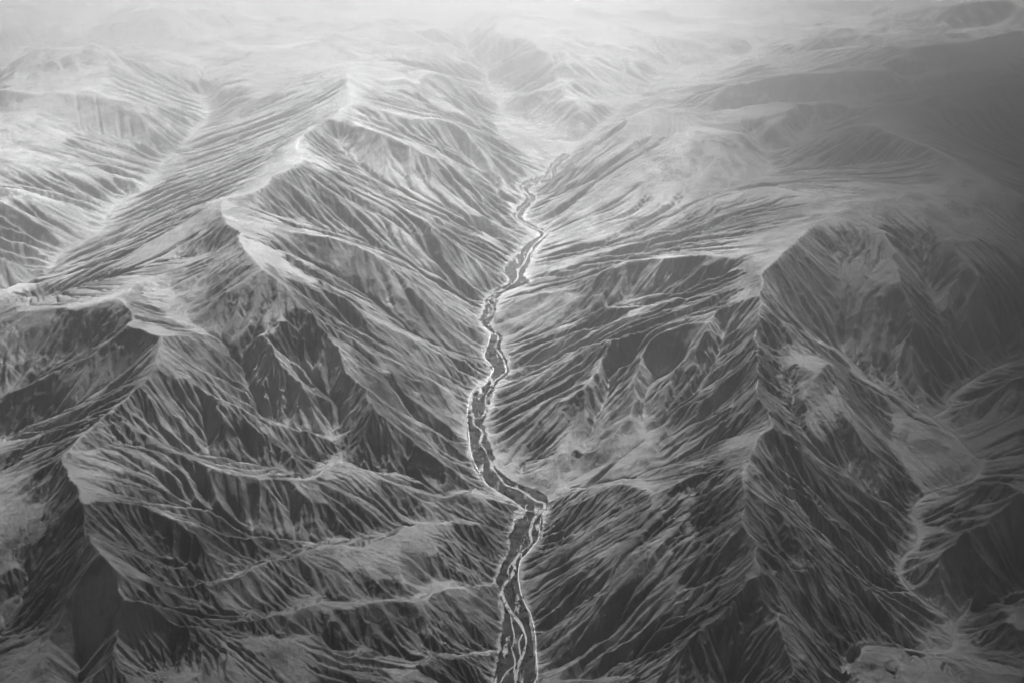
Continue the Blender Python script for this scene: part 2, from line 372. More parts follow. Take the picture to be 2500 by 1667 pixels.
def floor_mask(nt, nr):
    if (nt, nr) in _fm: return _fm[(nt, nr)]
    m = np.zeros((nr, nt), bool); z = np.zeros((nr, nt), np.float32)
    # rasterise quads between left and right edge by blending equal-parameter points
    L = dense(fl_l, 10.0); n = len(L)
    # nearest right point for each left point (monotone)
    s1 = np.linspace(0, 1, 1400)
    Ls = np.stack([np.interp(s1 * (len(fl_l) - 1), np.arange(len(fl_l)), fl_l[:, k]) for k in range(3)], 1)
    # match by pixel row: both lists were traced against the same rows
    Rs = np.stack([np.interp(Ls[:, 1], fl_r[:, 1], fl_r[:, k]) if False else np.interp(s1 * (len(fl_r) - 1), np.arange(len(fl_r)), fl_r[:, k]) for k in range(3)], 1)
    for t in np.linspace(0, 1, 90):
        W = Ls * (1 - t) + Rs * t
        gi, gj = to_grid(W[:, 0], W[:, 1])
        W2 = dense(W, 8.0); gi, gj = to_grid(W2[:, 0], W2[:, 1])
        ii = np.round(gi * (nt - 1) / (NT - 1)).astype(int); jj = np.round(gj * (nr - 1) / (NR - 1)).astype(int)
        ok = (ii >= 0) & (ii < nt) & (jj >= 0) & (jj < nr)
        m[jj[ok], ii[ok]] = True; z[jj[ok], ii[ok]] = W2[ok, 2]
    _fm[(nt, nr)] = (m, z)
    return m, z
def resize(A, nr, nt):
    a = np.linspace(0, A.shape[0] - 1, nr); b = np.linspace(0, A.shape[1] - 1, nt)
    i = np.minimum(a.astype(int), A.shape[0] - 2); j = np.minimum(b.astype(int), A.shape[1] - 2)
    fa = (a - i)[:, None].astype(np.float32); fb = (b - j)[None].astype(np.float32)
    A0 = A[i]; A1 = A[i + 1]; R = A0 + (A1 - A0) * fa
    return R[:, j] + (R[:, j + 1] - R[:, j]) * fb
h = q = None
for lv, it in ((16, 300), (8, 160), (4, 100), (2, 70)):
    nt_, nr_ = NT // lv, NR // lv
    if h is not None: h = resize(h, nr_, nt_); q = resize(q, nr_, nt_)
    h, q, fm = solve(nt_, nr_, h, q, it)
print('membrane', NT, NR, time.time() - T0)
h = resize(h, NR, NT); q = resize(q, NR, NT)
fmF = resize(fm.astype(np.float32), NR, NT)
X, Y = grid_xy(NT, NR)
RR = np.hypot(X, Y)

def blur(A, n):
    for _ in range(n):
        P = np.pad(A, ((0, 0), (1, 1)), mode='edge'); A = (P[:, :-2] + 2 * P[:, 1:-1] + P[:, 2:]) * 0.25
        P = np.pad(A, ((1, 1), (0, 0)), mode='edge'); A = (P[:-2] + 2 * P[1:-1] + P[2:]) * 0.25
    return A
SN, CS = (X / RR), (Y / RR)
def grad(A):
    ga = np.gradient(A, axis=1) / (RR * (2 * TH / (NT - 1)))   # along theta
    gr = np.gradient(A, axis=0) / (RR * DR)                    # along r
    return gr * SN + ga * CS, gr * CS - ga * SN

# gully filter: stripes that run down the slope, finer ones branching off coarser ones
def gully(A, q, seed, octs):
    gx, gy = grad(blur(A, 2))
    total = np.zeros_like(A)
    fl_fade = np.clip(1 - 1.3 * fmF, 0, 1)
    for wl_, amp, steer, rmax in octs:
        f = 1.0 / wl_
        m = np.hypot(gx, gy) + 1e-6
        sx, sy = -gy / m, gx / m
        slope = np.clip(m / 0.45, 0, 1.3)
        px, py = X * f * 0.42, Y * f * 0.42
        ix0 = np.floor(px); iy0 = np.floor(py)
        C = np.zeros_like(A); Sn = np.zeros_like(A); Wt = np.zeros_like(A)
        for oy in (-1, 0, 1, 2):
            for ox in (-1, 0, 1, 2):
                cx = ix0 + ox - 0.0; cy = iy0 + oy
                jx = _hash(cx, cy, seed) * 0.9; jy = _hash(cx, cy, seed + 3) * 0.9
                vx = px - (cx + jx - 0.5); vy = py - (cy + jy - 0.5)
                d2 = vx * vx + vy * vy
                wt = np.clip(np.exp(-2.0 * d2) - 0.011, 0, 1)
                ph = (vx * sx + vy * sy) * np.float32(6.2832 / 0.42) + _hash(cx, cy, seed + 9) * 1.2
                C += wt * np.cos(ph); Sn += wt * np.sin(ph); Wt += wt
        mag = np.sqrt(C * C + Sn * Sn) + 1e-5
        nrm = np.minimum(mag / (Wt + 1e-5) * 2.2, 1.0) / mag
        C *= nrm; Sn *= nrm
        fade = np.clip((1 - q) * 4.0, 0.12, 1) * np.clip(q * 5 + 0.1, 0, 1) * fl_fade * slope
        fade = fade * np.clip(2.0 - RR / rmax, 0, 1)
        # sharper small crests between rounded gullies
        prof = C
        dprof = -Sn
        total += amp * fade * (prof - 0.35)
        k = amp * fade * 6.2832 * f * steer
        gx = gx + k * dprof * sx; gy = gy + k * dprof * sy
        seed += 101
    return total
det = gully(h, q, 7, [(460, 17, .5, 60000), (210, 8, .5, 50000), (110, 4, .4, 30000), (58, 2.5, 0.4, 18000)])
print('gully', time.time() - T0)
fl_fade = np.clip(1 - 1.3 * fmF, 0, 1)
rough = fbm(X / 900, Y / 900, 3, 200) * 12 * np.clip(q * 3, 0, 1) * np.clip((1 - q) * 5, 0.2, 1) + fbm(X / 120, Y / 120, 4, 220) * 4
farm = np.clip((RR - 17000) / 9000, 0, 1)
rough = rough + farm * (ridged(X / 3300 + .3 * fbm(X / 2000, Y / 2000, 3, 77), Y / 3300, 5, 91) - .45) * 520 * np.clip(q * 3 + .1, 0, 1)
h2 = (h + det + rough * fl_fade).astype(np.float32)

# stream-power erosion on the log-polar grid: flow goes to the steepest neighbour, its catchment
# (summed with pointer doubling) carves the slope, valleys traced from the picture are base level
NB = [(-1, -1), (-1, 0), (-1, 1), (0, -1), (0, 1), (1, -1), (1, 0), (1, 1)]
def erode(h, fixed, hold, steps, KT, smax, dif, acell, m=0.45, doubling=9):
    h00 = h.copy()
    nr, nt = h.shape; n = nr * nt
    r = (R0 * np.exp(np.linspace(0, math.log(R1 / R0), nr))).astype(np.float32)
    c = (r * (2 * TH / (nt - 1)))[:, None]
    area = (np.broadcast_to(c * c, (nr, nt))).astype(np.float64).ravel()
    offs = np.array([dj * nt + di for dj, di in NB], np.int64)
    idx = np.arange(n, dtype=np.int64)
    gx_, gy_ = grid_xy(nt, nr)
    acr = (c * c) * acell * (0.4 + 1.6 * np.clip(fbm(gx_ / 800, gy_ / 800, 3, 351) + .5, 0, 1))
    lith = 0.30 + 1.9 * np.clip(fbm(gx_ / 1100, gy_ / 1100, 4, 301) + .5, 0, 1)
    smap = smax * (0.80 + 0.5 * np.clip(fbm(gx_ / 260, gy_ / 260, 5, 333) + .45, 0, 1))
    for it in range(steps):
        P = np.pad(h, 1, mode='constant', constant_values=1e6)
        best = np.zeros((nr, nt), np.float32); kb = np.full((nr, nt), -1, np.int8); mn = np.full((nr, nt), 1e6, np.float32)
        for k, (dj, di) in enumerate(NB):
            Nn = P[1 + dj:1 + dj + nr, 1 + di:1 + di + nt]
            d = 1.41421 if dj and di else 1.0
            s = (h - Nn) / d
            g = s > best
            best[g] = s[g]; kb[g] = k
            mn = np.minimum(mn, Nn)
        kbf = kb.ravel()
        rc = np.where(kbf >= 0, idx + offs[np.clip(kbf, 0, 7)], idx)
        fxr = fixed.ravel(); rc = np.where(fxr, idx, rc)
        A = area.copy(); R = rc.copy()
        for k in range(doubling):
            live = R != idx
            # contributions only from nodes whose 2^k-th ancestor exists
            add = np.bincount(R[live], weights=A[live], minlength=n)
            A = A + add
            R2 = R[R]; stop = (R2 == R) & live
            R = np.where(live, R2, idx)
            R = np.where(stop, idx, R)
        A = A.reshape(nr, nt)
        S = best / c
        dh = lith * (KT / steps) * (np.clip(A - acr, 0, 4e6) ** m).astype(np.float32) * S
        drop = best * np.where((kb == 0) | (kb == 2) | (kb == 5) | (kb == 7), 1.41421, 1.0).astype(np.float32)
        dh = np.minimum(dh, 0.45 * drop)
        # slopes past the angle of repose slump
        ex = np.clip(S - smap, 0, None) * c * 0.35
        hn = h - dh - ex
        pit = (kb < 0) & ~fixed
        hn = np.where(pit, np.minimum(mn + 0.05, h + 6.0), hn)
        Q = np.pad(hn, 1, mode='edge')
        lap = (Q[:-2, 1:-1] + Q[2:, 1:-1] + Q[1:-1, :-2] + Q[1:-1, 2:]) * 0.25 - hn
        hn = hn + dif * lap
        h = np.where(fixed, h, hn).astype(np.float32)
        h[hold] = h[hold] * 0.45 + h00[hold] * 0.55
    return h, A
def base_mask(nt, nr, LW=None):
    m = np.zeros((nr, nt), bool)
    for W in (VW if LW is None else LW):
        gi, gj = to_grid(W[:, 0], W[:, 1])
        ii = np.round(gi * (nt - 1) / (NT - 1)).astype(int); jj = np.round(gj * (nr - 1) / (NR - 1)).astype(int)
        ok = (ii >= 0) & (ii < nt) & (jj >= 0) & (jj < nr); m[jj[ok], ii[ok]] = True
    return m
nt1, nr1 = NT // 2, NR // 2
h1 = resize(h2, nr1, nt1)
b1 = base_mask(nt1, nr1) | (resize(fmF, nr1, nt1) > .5)
e1, A1 = erode(h1, b1, base_mask(nt1, nr1, RW) & ~b1 & (resize(RR, nr1, nt1) < 19000), 60, 0.42, 0.84, 0.015, 5)
print('erode1', time.time() - T0)
h3 = h2 * 0 + resize(e1, NR, NT) + fbm(X / 60, Y / 60, 3, 260) * 1.8 * fl_fade
b2 = fmF > .5
e2, A2 = erode(h3, b2, np.zeros_like(b2), 34, 0.28, 0.98, 0.006, 2.5)
print('erode2', time.time() - T0)
slope_ = np.hypot(*grad(e2))
gl = gully(e2, np.full_like(q, .5), 900, [(85, 5.0, .8, 14000), (44, 3.2, .8, 12000)])
e2 = e2 + gl * np.clip((slope_ - .4) / .4, 0, 1.3) * np.clip(fbm(X / 500, Y / 500, 3, 405) * 2 + .7, 0, 1.3)
cliff = np.zeros_like(q)
for px_, py_, pz_, rad_ in ((640, 800, 1420, 260), (735, 830, 1300, 200), (790, 800, 1350, 170), (300, 905, 1500, 200), (40, 940, 1200, 300), (450, 1310, 1000, 260),
                            (1000, 760, 900, 420), (2060, 1480, 700, 300), (1890, 1400, 800, 220), (1700, 1240, 950, 220), (1840, 590, 1600, 500), (1760, 610, 1500, 350)):
    cx_, cy_, _ = world(px_, py_, pz_)
    cliff = np.maximum(cliff, np.exp(-((X - cx_) ** 2 + (Y - cy_) ** 2) / (2 * (rad_ * .6) ** 2)))
rk = np.clip((slope_ - .52) / .25, 0, 1) * np.clip(fbm(X / 600, Y / 600, 5, 401) * 3.2 + .65, 0, 1)
rk = np.clip(rk + np.clip(cliff * 1.5 + fbm(X / 140, Y / 140, 4, 409) * 1.2 - .45, 0, 1) * np.clip((slope_ - .3) / .2, 0, 1), 0, 1.25)
crag = (ridged(X / 55, Y / 55, 4, 420) - .45) * 13 + (ridged(X / 150, Y / 150, 4, 430) - .45) * 22
e2 = e2 + blur(rk, 2) * crag * fl_fade + (fbm(X / 38, Y / 38, 3, 440) * 2.4 + (ridged(X / 105, Y / 105, 4, 450) - .45) * 9 * np.clip(slope_ * 2, 0, 1)) * fl_fade
# side valleys with a pale gravel floor and a narrow stream cut into it
side = base_mask(NT, NR, [VW[i] for i, l in enumerate([l for l in VALLEYS.splitlines() if l.strip()]) if l.startswith(('6:850,720', '9:1150,1580', '9:2400,950', '6:2500,840', '9:1270,1350'))]).astype(np.float32)
pale = np.clip(blur(side, 22) * 9, 0, 1)
flat = np.clip(blur(side, 8) * 5, 0, 1)
e2 = e2 * (1 - flat) + blur(np.where(flat > 0, h, e2), 2) * flat
e2 = e2 - np.clip(blur(side, 1) * 2.2, 0, 1) * 9 * np.clip(RR / 8000, .8, 2)
H = np.maximum(e2, -60).astype(np.float32)
print('h range', H.min(), H.max(), np.isnan(H).sum())

def sample(x, y):
    a, b = to_grid(np.asarray(x, float), np.asarray(y, float))
    a = np.clip(a, 0, NT - 1.001); b = np.clip(b, 0, NR - 1.001); i = a.astype(int); j = b.astype(int); fa = a - i; fb = b - j
    return (H[j, i] * (1 - fa) + H[j, i + 1] * fa) * (1 - fb) + (H[j + 1, i] * (1 - fa) + H[j + 1, i + 1] * fa) * fb

# ---------------------------------------------------------------- materials
def mat(name):
    m = bpy.data.materials.new(name); m.use_nodes = True
    b = m.node_tree.nodes['Principled BSDF']; b.inputs['Roughness'].default_value = 0.95
    b.inputs['Specular IOR Level'].default_value = 0.1
    return m, m.node_tree, b
def simple(name, v, rough=0.95, scale=0.02, var=0.3):
    m, t, b = mat(name)
    tc = t.nodes.new('ShaderNodeTexCoord'); n = t.nodes.new('ShaderNodeTexNoise'); n.inputs['Scale'].default_value = scale
    n.inputs['Detail'].default_value = 6
    r = t.nodes.new('ShaderNodeMapRange'); r.inputs['From Min'].default_value = .3; r.inputs['From Max'].default_value = .7
    r.inputs['To Min'].default_value = v * (1 - var); r.inputs['To Max'].default_value = v * (1 + var)
    t.links.new(tc.outputs['Object'], n.inputs['Vector']); t.links.new(n.outputs['Fac'], r.inputs['Value'])
    t.links.new(r.outputs[0], b.inputs['Base Color']); b.inputs['Roughness'].default_value = rough
    return m

def hills_material():
    m, t, b = mat('dry_mountain_ground')
    N = t.nodes; L = t.links
    tc = N.new('ShaderNodeTexCoord')
    def noise(scale, detail, rough=0.6, vec=None):
        n = N.new('ShaderNodeTexNoise'); n.inputs['Scale'].default_value = scale; n.inputs['Detail'].default_value = detail
        n.inputs['Roughness'].default_value = rough
        L.new(vec if vec is not None else tc.outputs['Object'], n.inputs['Vector']); return n.outputs['Fac']
    def rng_(v, a, b_, c, d):
        r = N.new('ShaderNodeMapRange'); r.inputs['From Min'].default_value = a; r.inputs['From Max'].default_value = b_
        r.inputs['To Min'].default_value = c; r.inputs['To Max'].default_value = d; L.new(v, r.inputs['Value']); return r.outputs[0]
    def math_(op, a, b_):
        n = N.new('ShaderNodeMath'); n.operation = op
        for k, v in enumerate((a, b_)):
            if isinstance(v, (int, float)): n.inputs[k].default_value = v
            else: L.new(v, n.inputs[k])
        return n.outputs[0]
    def attr(nm):
        a = N.new('ShaderNodeAttribute'); a.attribute_name = nm; return a.outputs['Fac']
    def mix(f, a_, b_):
        n = N.new('ShaderNodeMix'); n.data_type = 'FLOAT'
        for k, v in (('Factor', f), ('A', a_), ('B', b_)):
            if isinstance(v, (int, float)): n.inputs[k].default_value = v
            else: L.new(v, n.inputs[k])
        return n.outputs['Result']
    fine = rng_(noise(1 / 34., 8, .78), .32, .68, .62, 1.38)
    soil = math_('MULTIPLY', rng_(noise(1 / 1500., 7, .6), .35, .65, .17, .32), fine)
    # low scrub in ragged patches
    scrub = rng_(noise(1 / 420., 9, .68), .50, .57, 0, .85)
    c = mix(scrub, soil, math_('MULTIPLY', fine, .12))
    rock = rng_(noise(1 / 30., 8, .8), .36, .64, .03, .14)
    c = mix(math_('MULTIPLY', attr('rock'), .85), c, rock)
    # pale scree and silt fans along the foot of the slopes, pale dry stream beds
    c = mix(math_('MULTIPLY', rng_(attr('fan'), .02, .45, 0, 1), rng_(noise(1 / 260., 5, .6), .38, .6, .1, .7)), c, math_('MULTIPLY', fine, .44))
    c = mix(math_('MULTIPLY', math_('MULTIPLY', attr('bed'), rng_(attr('fan'), .05, .3, 1, 0)), rng_(noise(1 / 90., 4, .6), .42, .56, 0, .7)), c, .50)
    c = mix(math_('MULTIPLY', attr('pale'), rng_(noise(1 / 160., 6, .65), .40, .56, 0.05, .75)), c, math_('MULTIPLY', fine, .38))
    c = mix(math_('MULTIPLY', attr('crest'), rng_(noise(1 / 200., 5, .6), .4, .6, .05, .45)), c, math_('MULTIPLY', fine, .38))  # paler crests: thin soil, plus backlit rim light put into the colour
    # valley floor: dark irrigated fields and thickets broken by pale gravel bars
    mp = N.new('ShaderNodeMapping'); mp.inputs['Scale'].default_value = (1, .22, 1); L.new(tc.outputs['Object'], mp.inputs['Vector'])
    bars = rng_(noise(1 / 70., 7, .62, mp.outputs[0]), .575, .62, 0, 1)
    plots = N.new('ShaderNodeTexVoronoi'); plots.inputs['Scale'].default_value = 1 / 45.; L.new(tc.outputs['Object'], plots.inputs['Vector'])
    pl = N.new('ShaderNodeRGBToBW'); L.new(plots.outputs['Color'], pl.inputs[0])
    fld = math_('MULTIPLY', rng_(pl.outputs[0], .2, .8, .028, .06), rng_(noise(1 / 14., 6, .75), .3, .7, .5, 1.6))
    fld = mix(bars, fld, math_('MULTIPLY', fine, .36))
    edge = math_('ADD', attr('field'), rng_(noise(1 / 45., 4, .6), .3, .7, -.22, .22))
    c = mix(rng_(edge, .42, .56, 0, 1), c, fld)
    L.new(c, b.inputs['Base Color'])
    bn = math_('ADD', math_('MULTIPLY', noise(1 / 22., 8, .75), 11.0), math_('MULTIPLY', noise(1 / 110., 5, .65), 16.0))
    bp = N.new('ShaderNodeBump'); bp.inputs['Strength'].default_value = 1.0; bp.inputs['Distance'].default_value = 1.0
    L.new(bn, bp.inputs['Height']); L.new(bp.outputs[0], b.inputs['Normal'])
    return m

def grid_object(name, X, Y, Z, material, attrs):
    nr, nt = Z.shape
    me = bpy.data.meshes.new(name)
    me.vertices.add(nr * nt)
    co = np.empty((nr * nt, 3), np.float32); co[:, 0] = X.ravel(); co[:, 1] = Y.ravel(); co[:, 2] = Z.ravel()
    me.vertices.foreach_set('co', co.ravel())
    i = (np.arange(nr - 1)[:, None] * nt + np.arange(nt - 1)[None]).astype(np.int32).ravel()
    quads = np.stack([i, i + 1, i + nt + 1, i + nt], 1).astype(np.int32)
    nf = len(quads)
    me.loops.add(nf * 4); me.loops.foreach_set('vertex_index', quads.ravel())
    me.polygons.add(nf); me.polygons.foreach_set('loop_start', np.arange(0, nf * 4, 4, dtype=np.int32))
    me.update(calc_edges=True)
    me.shade_smooth()
    for k, A in attrs.items():
        a = me.attributes.new(k, 'FLOAT', 'POINT'); a.data.foreach_set('value', A.astype(np.float32).ravel())
    me.materials.append(material)
    o = bpy.data.objects.new(name, me); COL.objects.link(o)
    return o
gx, gy = grad(H)
steep = np.hypot(gx, gy)
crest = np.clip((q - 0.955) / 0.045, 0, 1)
field = blur(fmF, 1)
MH = hills_material()
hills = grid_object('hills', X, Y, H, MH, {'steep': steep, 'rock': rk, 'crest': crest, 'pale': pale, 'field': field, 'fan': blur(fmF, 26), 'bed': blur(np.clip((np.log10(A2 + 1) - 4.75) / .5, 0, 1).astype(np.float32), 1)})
hills['kind'] = 'structure'
# the ground going on past the modelled valleys, one sheet under everything
def ground_sheet():
    me = bpy.data.meshes.new('ground')
    s = 160000.0; n = 8
    v = [(-s + 2 * s * i / n, -s + 2 * s * j / n, -90.0) for j in range(n + 1) for i in range(n + 1)]
    f = [(j * (n + 1) + i, j * (n + 1) + i + 1, (j + 1) * (n + 1) + i + 1, (j + 1) * (n + 1) + i) for j in range(n) for i in range(n)]
    me.from_pydata(v, [], f); me.materials.append(simple('valley_ground', .25, .95, 1 / 3000.))
    o = bpy.data.objects.new('ground', me); COL.objects.link(o); o['kind'] = 'structure'
ground_sheet()
print('hills mesh', time.time() - T0)

# ---------------------------------------------------------------- river and roads
def ribbon(name, pts, width, lift, material, zfun=None):
    W = dense(smooth_line(pts), 12.0)
    d = np.gradient(W[:, :2], axis=0); d /= np.linalg.norm(d, axis=1)[:, None] + 1e-9
    nrm = np.stack([-d[:, 1], d[:, 0]], 1)
    wd = np.array([width(p) if callable(width) else width for p in W])
    me = bpy.data.meshes.new(name); V = []; F = []
    K = 5
    for k in range(K):
        off = (k / (K - 1) - 0.5) * wd
        x = W[:, 0] + nrm[:, 0] * off; y = W[:, 1] + nrm[:, 1] * off
        V.append(np.stack([x, y, sample(x, y)], 1))
    V = np.array(V)
    if zfun != 'drape': V[:, :, 2] = V[:, :, 2].max(axis=0)[None]
    V[:, :, 2] += lift
    n = V.shape[1]
    for k in range(K - 1):
        for i in range(n - 1):
            F.append((k * n + i, k * n + i + 1, (k + 1) * n + i + 1, (k + 1) * n + i))
    me.from_pydata(V.reshape(-1, 3).tolist(), [], F); me.materials.append(material); me.shade_smooth()
    o = bpy.data.objects.new(name, me); COL.objects.link(o); o['kind'] = 'structure'
    return o
MW = simple('silty_water', .24, .25, 1 / 40., .12)
MR = simple('pale_dirt_road', .62, .9, 1 / 15., .1)
rng2 = random.Random(3)
def rw(p):
    return 15 + 14 * (float(vnoise(np.array([p[1] / 260.]), np.array([p[0] / 260.]), 44)[0]) + .3)
ribbon('river', [world(*p) for p in fl(RIVER)], rw, 2.0, MW)

BRAIDS = ["8:1240,1380 1200,1440 1130,1500 1090,1568", "8:1160,1100 1170,1180 1185,1260 1170,1340 1190,1420 1180,1500", "8:1185,745 1155,780 1140,830 1150,865 1120,915",
          "8:1240,1240 1215,1300 1225,1380 1215,1450", "5:1100,430 1050,470 1000,520 1010,560 1015,600", "5:1040,1080 1010,1120 1030,1140 1000,1170"]
for b_ in BRAIDS:
    ribbon('river', [world(*p) for p in fl(b_)], 12, 1.6, MW)
ROADS = ["8:1310,1640 1320,1568 1340,1520 1332,1390 1326,1260 1312,1180 1292,1110 1262,1050 1238,990 1222,930 1213,860 1216,790 1230,745 1272,700 1312,650 1347,600 1357,520 1364,460 1392,402",
         "v:1810,890 1740,858 1640,900 1500,915 1390,905 1340,840",
         "v:1380,912 1250,850 1140,755 1050,690 900,600 720,510 560,400 440,300 350,150 260,0 5:905,1568 888,1500 878,1400 868,1280 878,1200 890,1140 940,1080 1000,1040 1043,975 1030,940 990,900 983,860 1008,800 1023,735 990,700 950,650",
         "v:1050,1340 1040,1290 1090,1200 1110,1120"]
for k, r_ in enumerate(ROADS):
    ribbon('road', [world(*p) for p in fl(r_)], 10 if k in (0, 2) else 5, 2.6, MR)

# ---------------------------------------------------------------- village, bridge, thickets
def on_ground(px, py, z=60.0):
    for _ in range(25):
        x, y, _z = world(px, py, z); z = 0.5 * z + 0.5 * float(sample([x], [y])[0])
    return x, y, z
def vpx(x, y): return 1140 + x * 0.10652, 1150 + y * 0.10652
MWALL = simple('mud_wall', .46, .95, .2, .2); MROOF = simple('pale_roof', .66, .9, .15, .18); MDOOR = simple('dark_wood', .05); MCONC = simple('concrete', .5, .9, .1, .15)
def boxes(name, bl, m, parent=None):
    V = []; F = []
    for x0, y0, z0, x1, y1, z1 in bl:
        b = len(V); V += [(x0, y0, z0), (x1, y0, z0), (x1, y1, z0), (x0, y1, z0), (x0, y0, z1), (x1, y0, z1), (x1, y1, z1), (x0, y1, z1)]
        F += [(b, b+3, b+2, b+1), (b+4, b+5, b+6, b+7), (b, b+1, b+5, b+4), (b+1, b+2, b+6, b+5), (b+2, b+3, b+7, b+6), (b+3, b, b+4, b+7)]
    me = bpy.data.meshes.new(name); me.from_pydata(V, [], F); me.materials.append(m)
    o = bpy.data.objects.new(name, me); COL.objects.link(o)
    if parent: o.parent = parent
    return o
def make_house():
    r = bpy.data.objects.new('house', None); COL.objects.link(r)
    # walls of an L-shaped mud house with a low yard wall, flat roofs with a raised rim
    boxes('wall', [(-6, -4, -3, 6, 4, 3.4), (2.2, 4, -3, 6, 9, 3.0)], MWALL, r)
    boxes('roof', [(-6.4, -4.4, 3.4, 6.4, 4.4, 3.8), (2.0, 4.4, 3.0, 6.4, 9.3, 3.35), (-6.4, -4.4, 3.8, 6.4, -4.0, 4.3), (-6.4, 4.0, 3.8, 6.4, 4.4, 4.3), (-6.4, -4.0, 3.8, -6.0, 4.0, 4.3), (6.0, -4.0, 3.8, 6.4, 4.0, 4.3)], MROOF, r)
    boxes('door', [(-1.2, -4.08, -1, 0.2, -3.9, 1.6)], MDOOR, r)
    boxes('window', [(2.4, -4.07, .6, 3.8, -3.9, 1.9)], MDOOR, r)
    boxes('yard_wall', [(-6, 4, -3, -5.6, 12, 1.2), (-5.6, 11.6, -3, 6, 12, 1.2)], MWALL, r)
    return r
HOUSE = make_house(); first = [True]
def place_house(px, py, rot, sc, label, group):
    if first[0]: o = HOUSE; first[0] = False
    else:
        o = HOUSE.copy(); COL.objects.link(o)
        for ch in HOUSE.children:
            c = ch.copy(); COL.objects.link(c); c.parent = o
    x, y, z = on_ground(px, py); o.location = (x, y, z + .5); o.rotation_euler = (0, 0, rot); o.scale = sc
    o['label'] = label; o['category'] = 'house'
    if group: o['group'] = group
rh = random.Random(12); pts = []
POLY = [(1095, 900), (1200, 872), (1290, 930), (1335, 985), (1300, 1050), (1240, 1090), (1165, 1085), (1090, 1060), (1068, 985)]
def inside(x, y):
    c = False; j = len(POLY) - 1
    for i in range(len(POLY)):
        xi, yi = POLY[i]; xj, yj = POLY[j]
        if (yi > y) != (yj > y) and x < (xj - xi) * (y - yi) / (yj - yi) + xi: c = not c
        j = i
    return c
for _ in range(6000):
    x, y = rh.uniform(1050, 1340), rh.uniform(860, 1100)
    if inside(x, y) and all(abs(x - a) > 27 or abs(y - b) > 19 for a, b in pts): pts.append((x, y))
for x, y in pts[:56]:
    k = rh.uniform(.75, 1.15)
    place_house(*vpx(x, y), rh.choice([.2, .35, 1.8, -1.3]) + rh.uniform(-.1, .1), (k, k * rh.uniform(.8, 1.1), rh.uniform(.85, 1.2)),
                'small pale flat-roofed mud house packed into the riverside village', 'houses of the riverside village')
place_house(*vpx(1082, 1128), .3, (2.0, 2.4, 1.5), 'largest bright white house at the lower end of the riverside village', None)
place_house(*vpx(1062, 1186), .3, (1.6, 1.2, 1.2), 'low wide white house where the path leaves the riverside village', None)
place_house(*vpx(978, 448), .5, (1.2, 1.2, 1), 'lone pale house in the dark fields upstream of the village', None)
place_house(*vpx(1352, 795), .4, (1.1, 1.1, 1), 'pale house in the dark fields between the village and the bridge, nearer the bank', None)
place_house(*vpx(1383, 776), 1.1, (1.0, 1.0, 1), 'pale house in the dark fields between the village and the bridge, farther from the bank', None)
place_house(*vpx(1650, 852), .1, (1.2, 1.1, 1), 'pale house on the upstream side of the bridge road', None)
place_house(*vpx(1668, 905), .1, (1.0, 1.0, 1), 'pale house on the downstream side of the bridge road', None)
for k, (x, y) in enumerate([(893, 1512), (905, 1520), (917, 1511), (900, 1530), (912, 1534)]):
    place_house(825 + x * .36356, 550 + y * .36356, .2 + k, (1.1, 1.1, 1), 'pale mud house in the tiny hamlet on the left bank road', 'houses of the roadside hamlet')

b0 = on_ground(*vpx(1795, 880)); b1 = on_ground(*vpx(1690, 868))
bl = math.hypot(b1[0] - b0[0], b1[1] - b0[1]) + 16
br = bpy.data.objects.new('bridge', None); COL.objects.link(br)
br.location = ((b0[0] + b1[0]) / 2, (b0[1] + b1[1]) / 2, max(b0[2], b1[2]) + 5); br.rotation_euler = (0, 0, math.atan2(b1[1] - b0[1], b1[0] - b0[0]))
br['label'] = 'narrow pale road bridge across the river beside the village'; br['category'] = 'bridge'
boxes('deck', [(-bl / 2, -3, -.6, bl / 2, 3, 0)], MCONC, br)
for k in (-1, 1):
    boxes('railing', [(-bl / 2, k * 2.9 - .15, 0, bl / 2, k * 2.9 + .15, 1.1)], MCONC, br)
for k in (-.25, .25):
    boxes('pier', [(bl * k - .8, -2.4, -9, bl * k + .8, 2.4, -.6)], MCONC, br)

def thickets():
    import bmesh
    bm = bmesh.new(); bmesh.ops.create_icosphere(bm, subdivisions=1, radius=1.0)
    base = np.array([v.co[:] for v in bm.verts]); tri = np.array([[v.index for v in f.verts] for f in bm.faces]); bm.free()
    g = np.random.RandomState(8); V = []; F = []; n = 0
    s1 = np.linspace(0, 1, 3000)
    Ls = np.stack([np.interp(s1 * (len(fl_l) - 1), np.arange(len(fl_l)), fl_l[:, k]) for k in range(2)], 1)
    Rs = np.stack([np.interp(s1 * (len(fl_r) - 1), np.arange(len(fl_r)), fl_r[:, k]) for k in range(2)], 1)
    for _ in range(26000):
        i = int(g.randint(0, 3000) ); t = g.beta(.55, .55)
        p = Ls[i] * (1 - t) + Rs[i] * t + g.normal(0, 4, 2)
        if float(vnoise(np.array([p[0] / 55]), np.array([p[1] / 55]), 77)[0]) < .12 or p[1] > 15000: continue
        sz = g.uniform(2.2, 5.0)
        c = base * (1 + g.uniform(-.3, .3, (len(base), 1))) * sz * np.array([1, 1, g.uniform(.9, 1.5)])
        z = float(sample([p[0]], [p[1]])[0])
        V.append(c + np.array([p[0], p[1], z + sz * .7])); F.append(tri + n); n += len(base)
        if len(V) > 7000: break
    me = bpy.data.meshes.new('riverside_trees'); me.from_pydata(np.concatenate(V).tolist(), [], np.concatenate(F).tolist()); me.materials.append(simple('foliage', .045, .95, .1, .4))
    o = bpy.data.objects.new('riverside_trees', me); COL.objects.link(o); o['kind'] = 'stuff'
    o['label'] = 'dark low trees and thickets scattered over the valley floor along the river'; o['category'] = 'trees'
thickets()

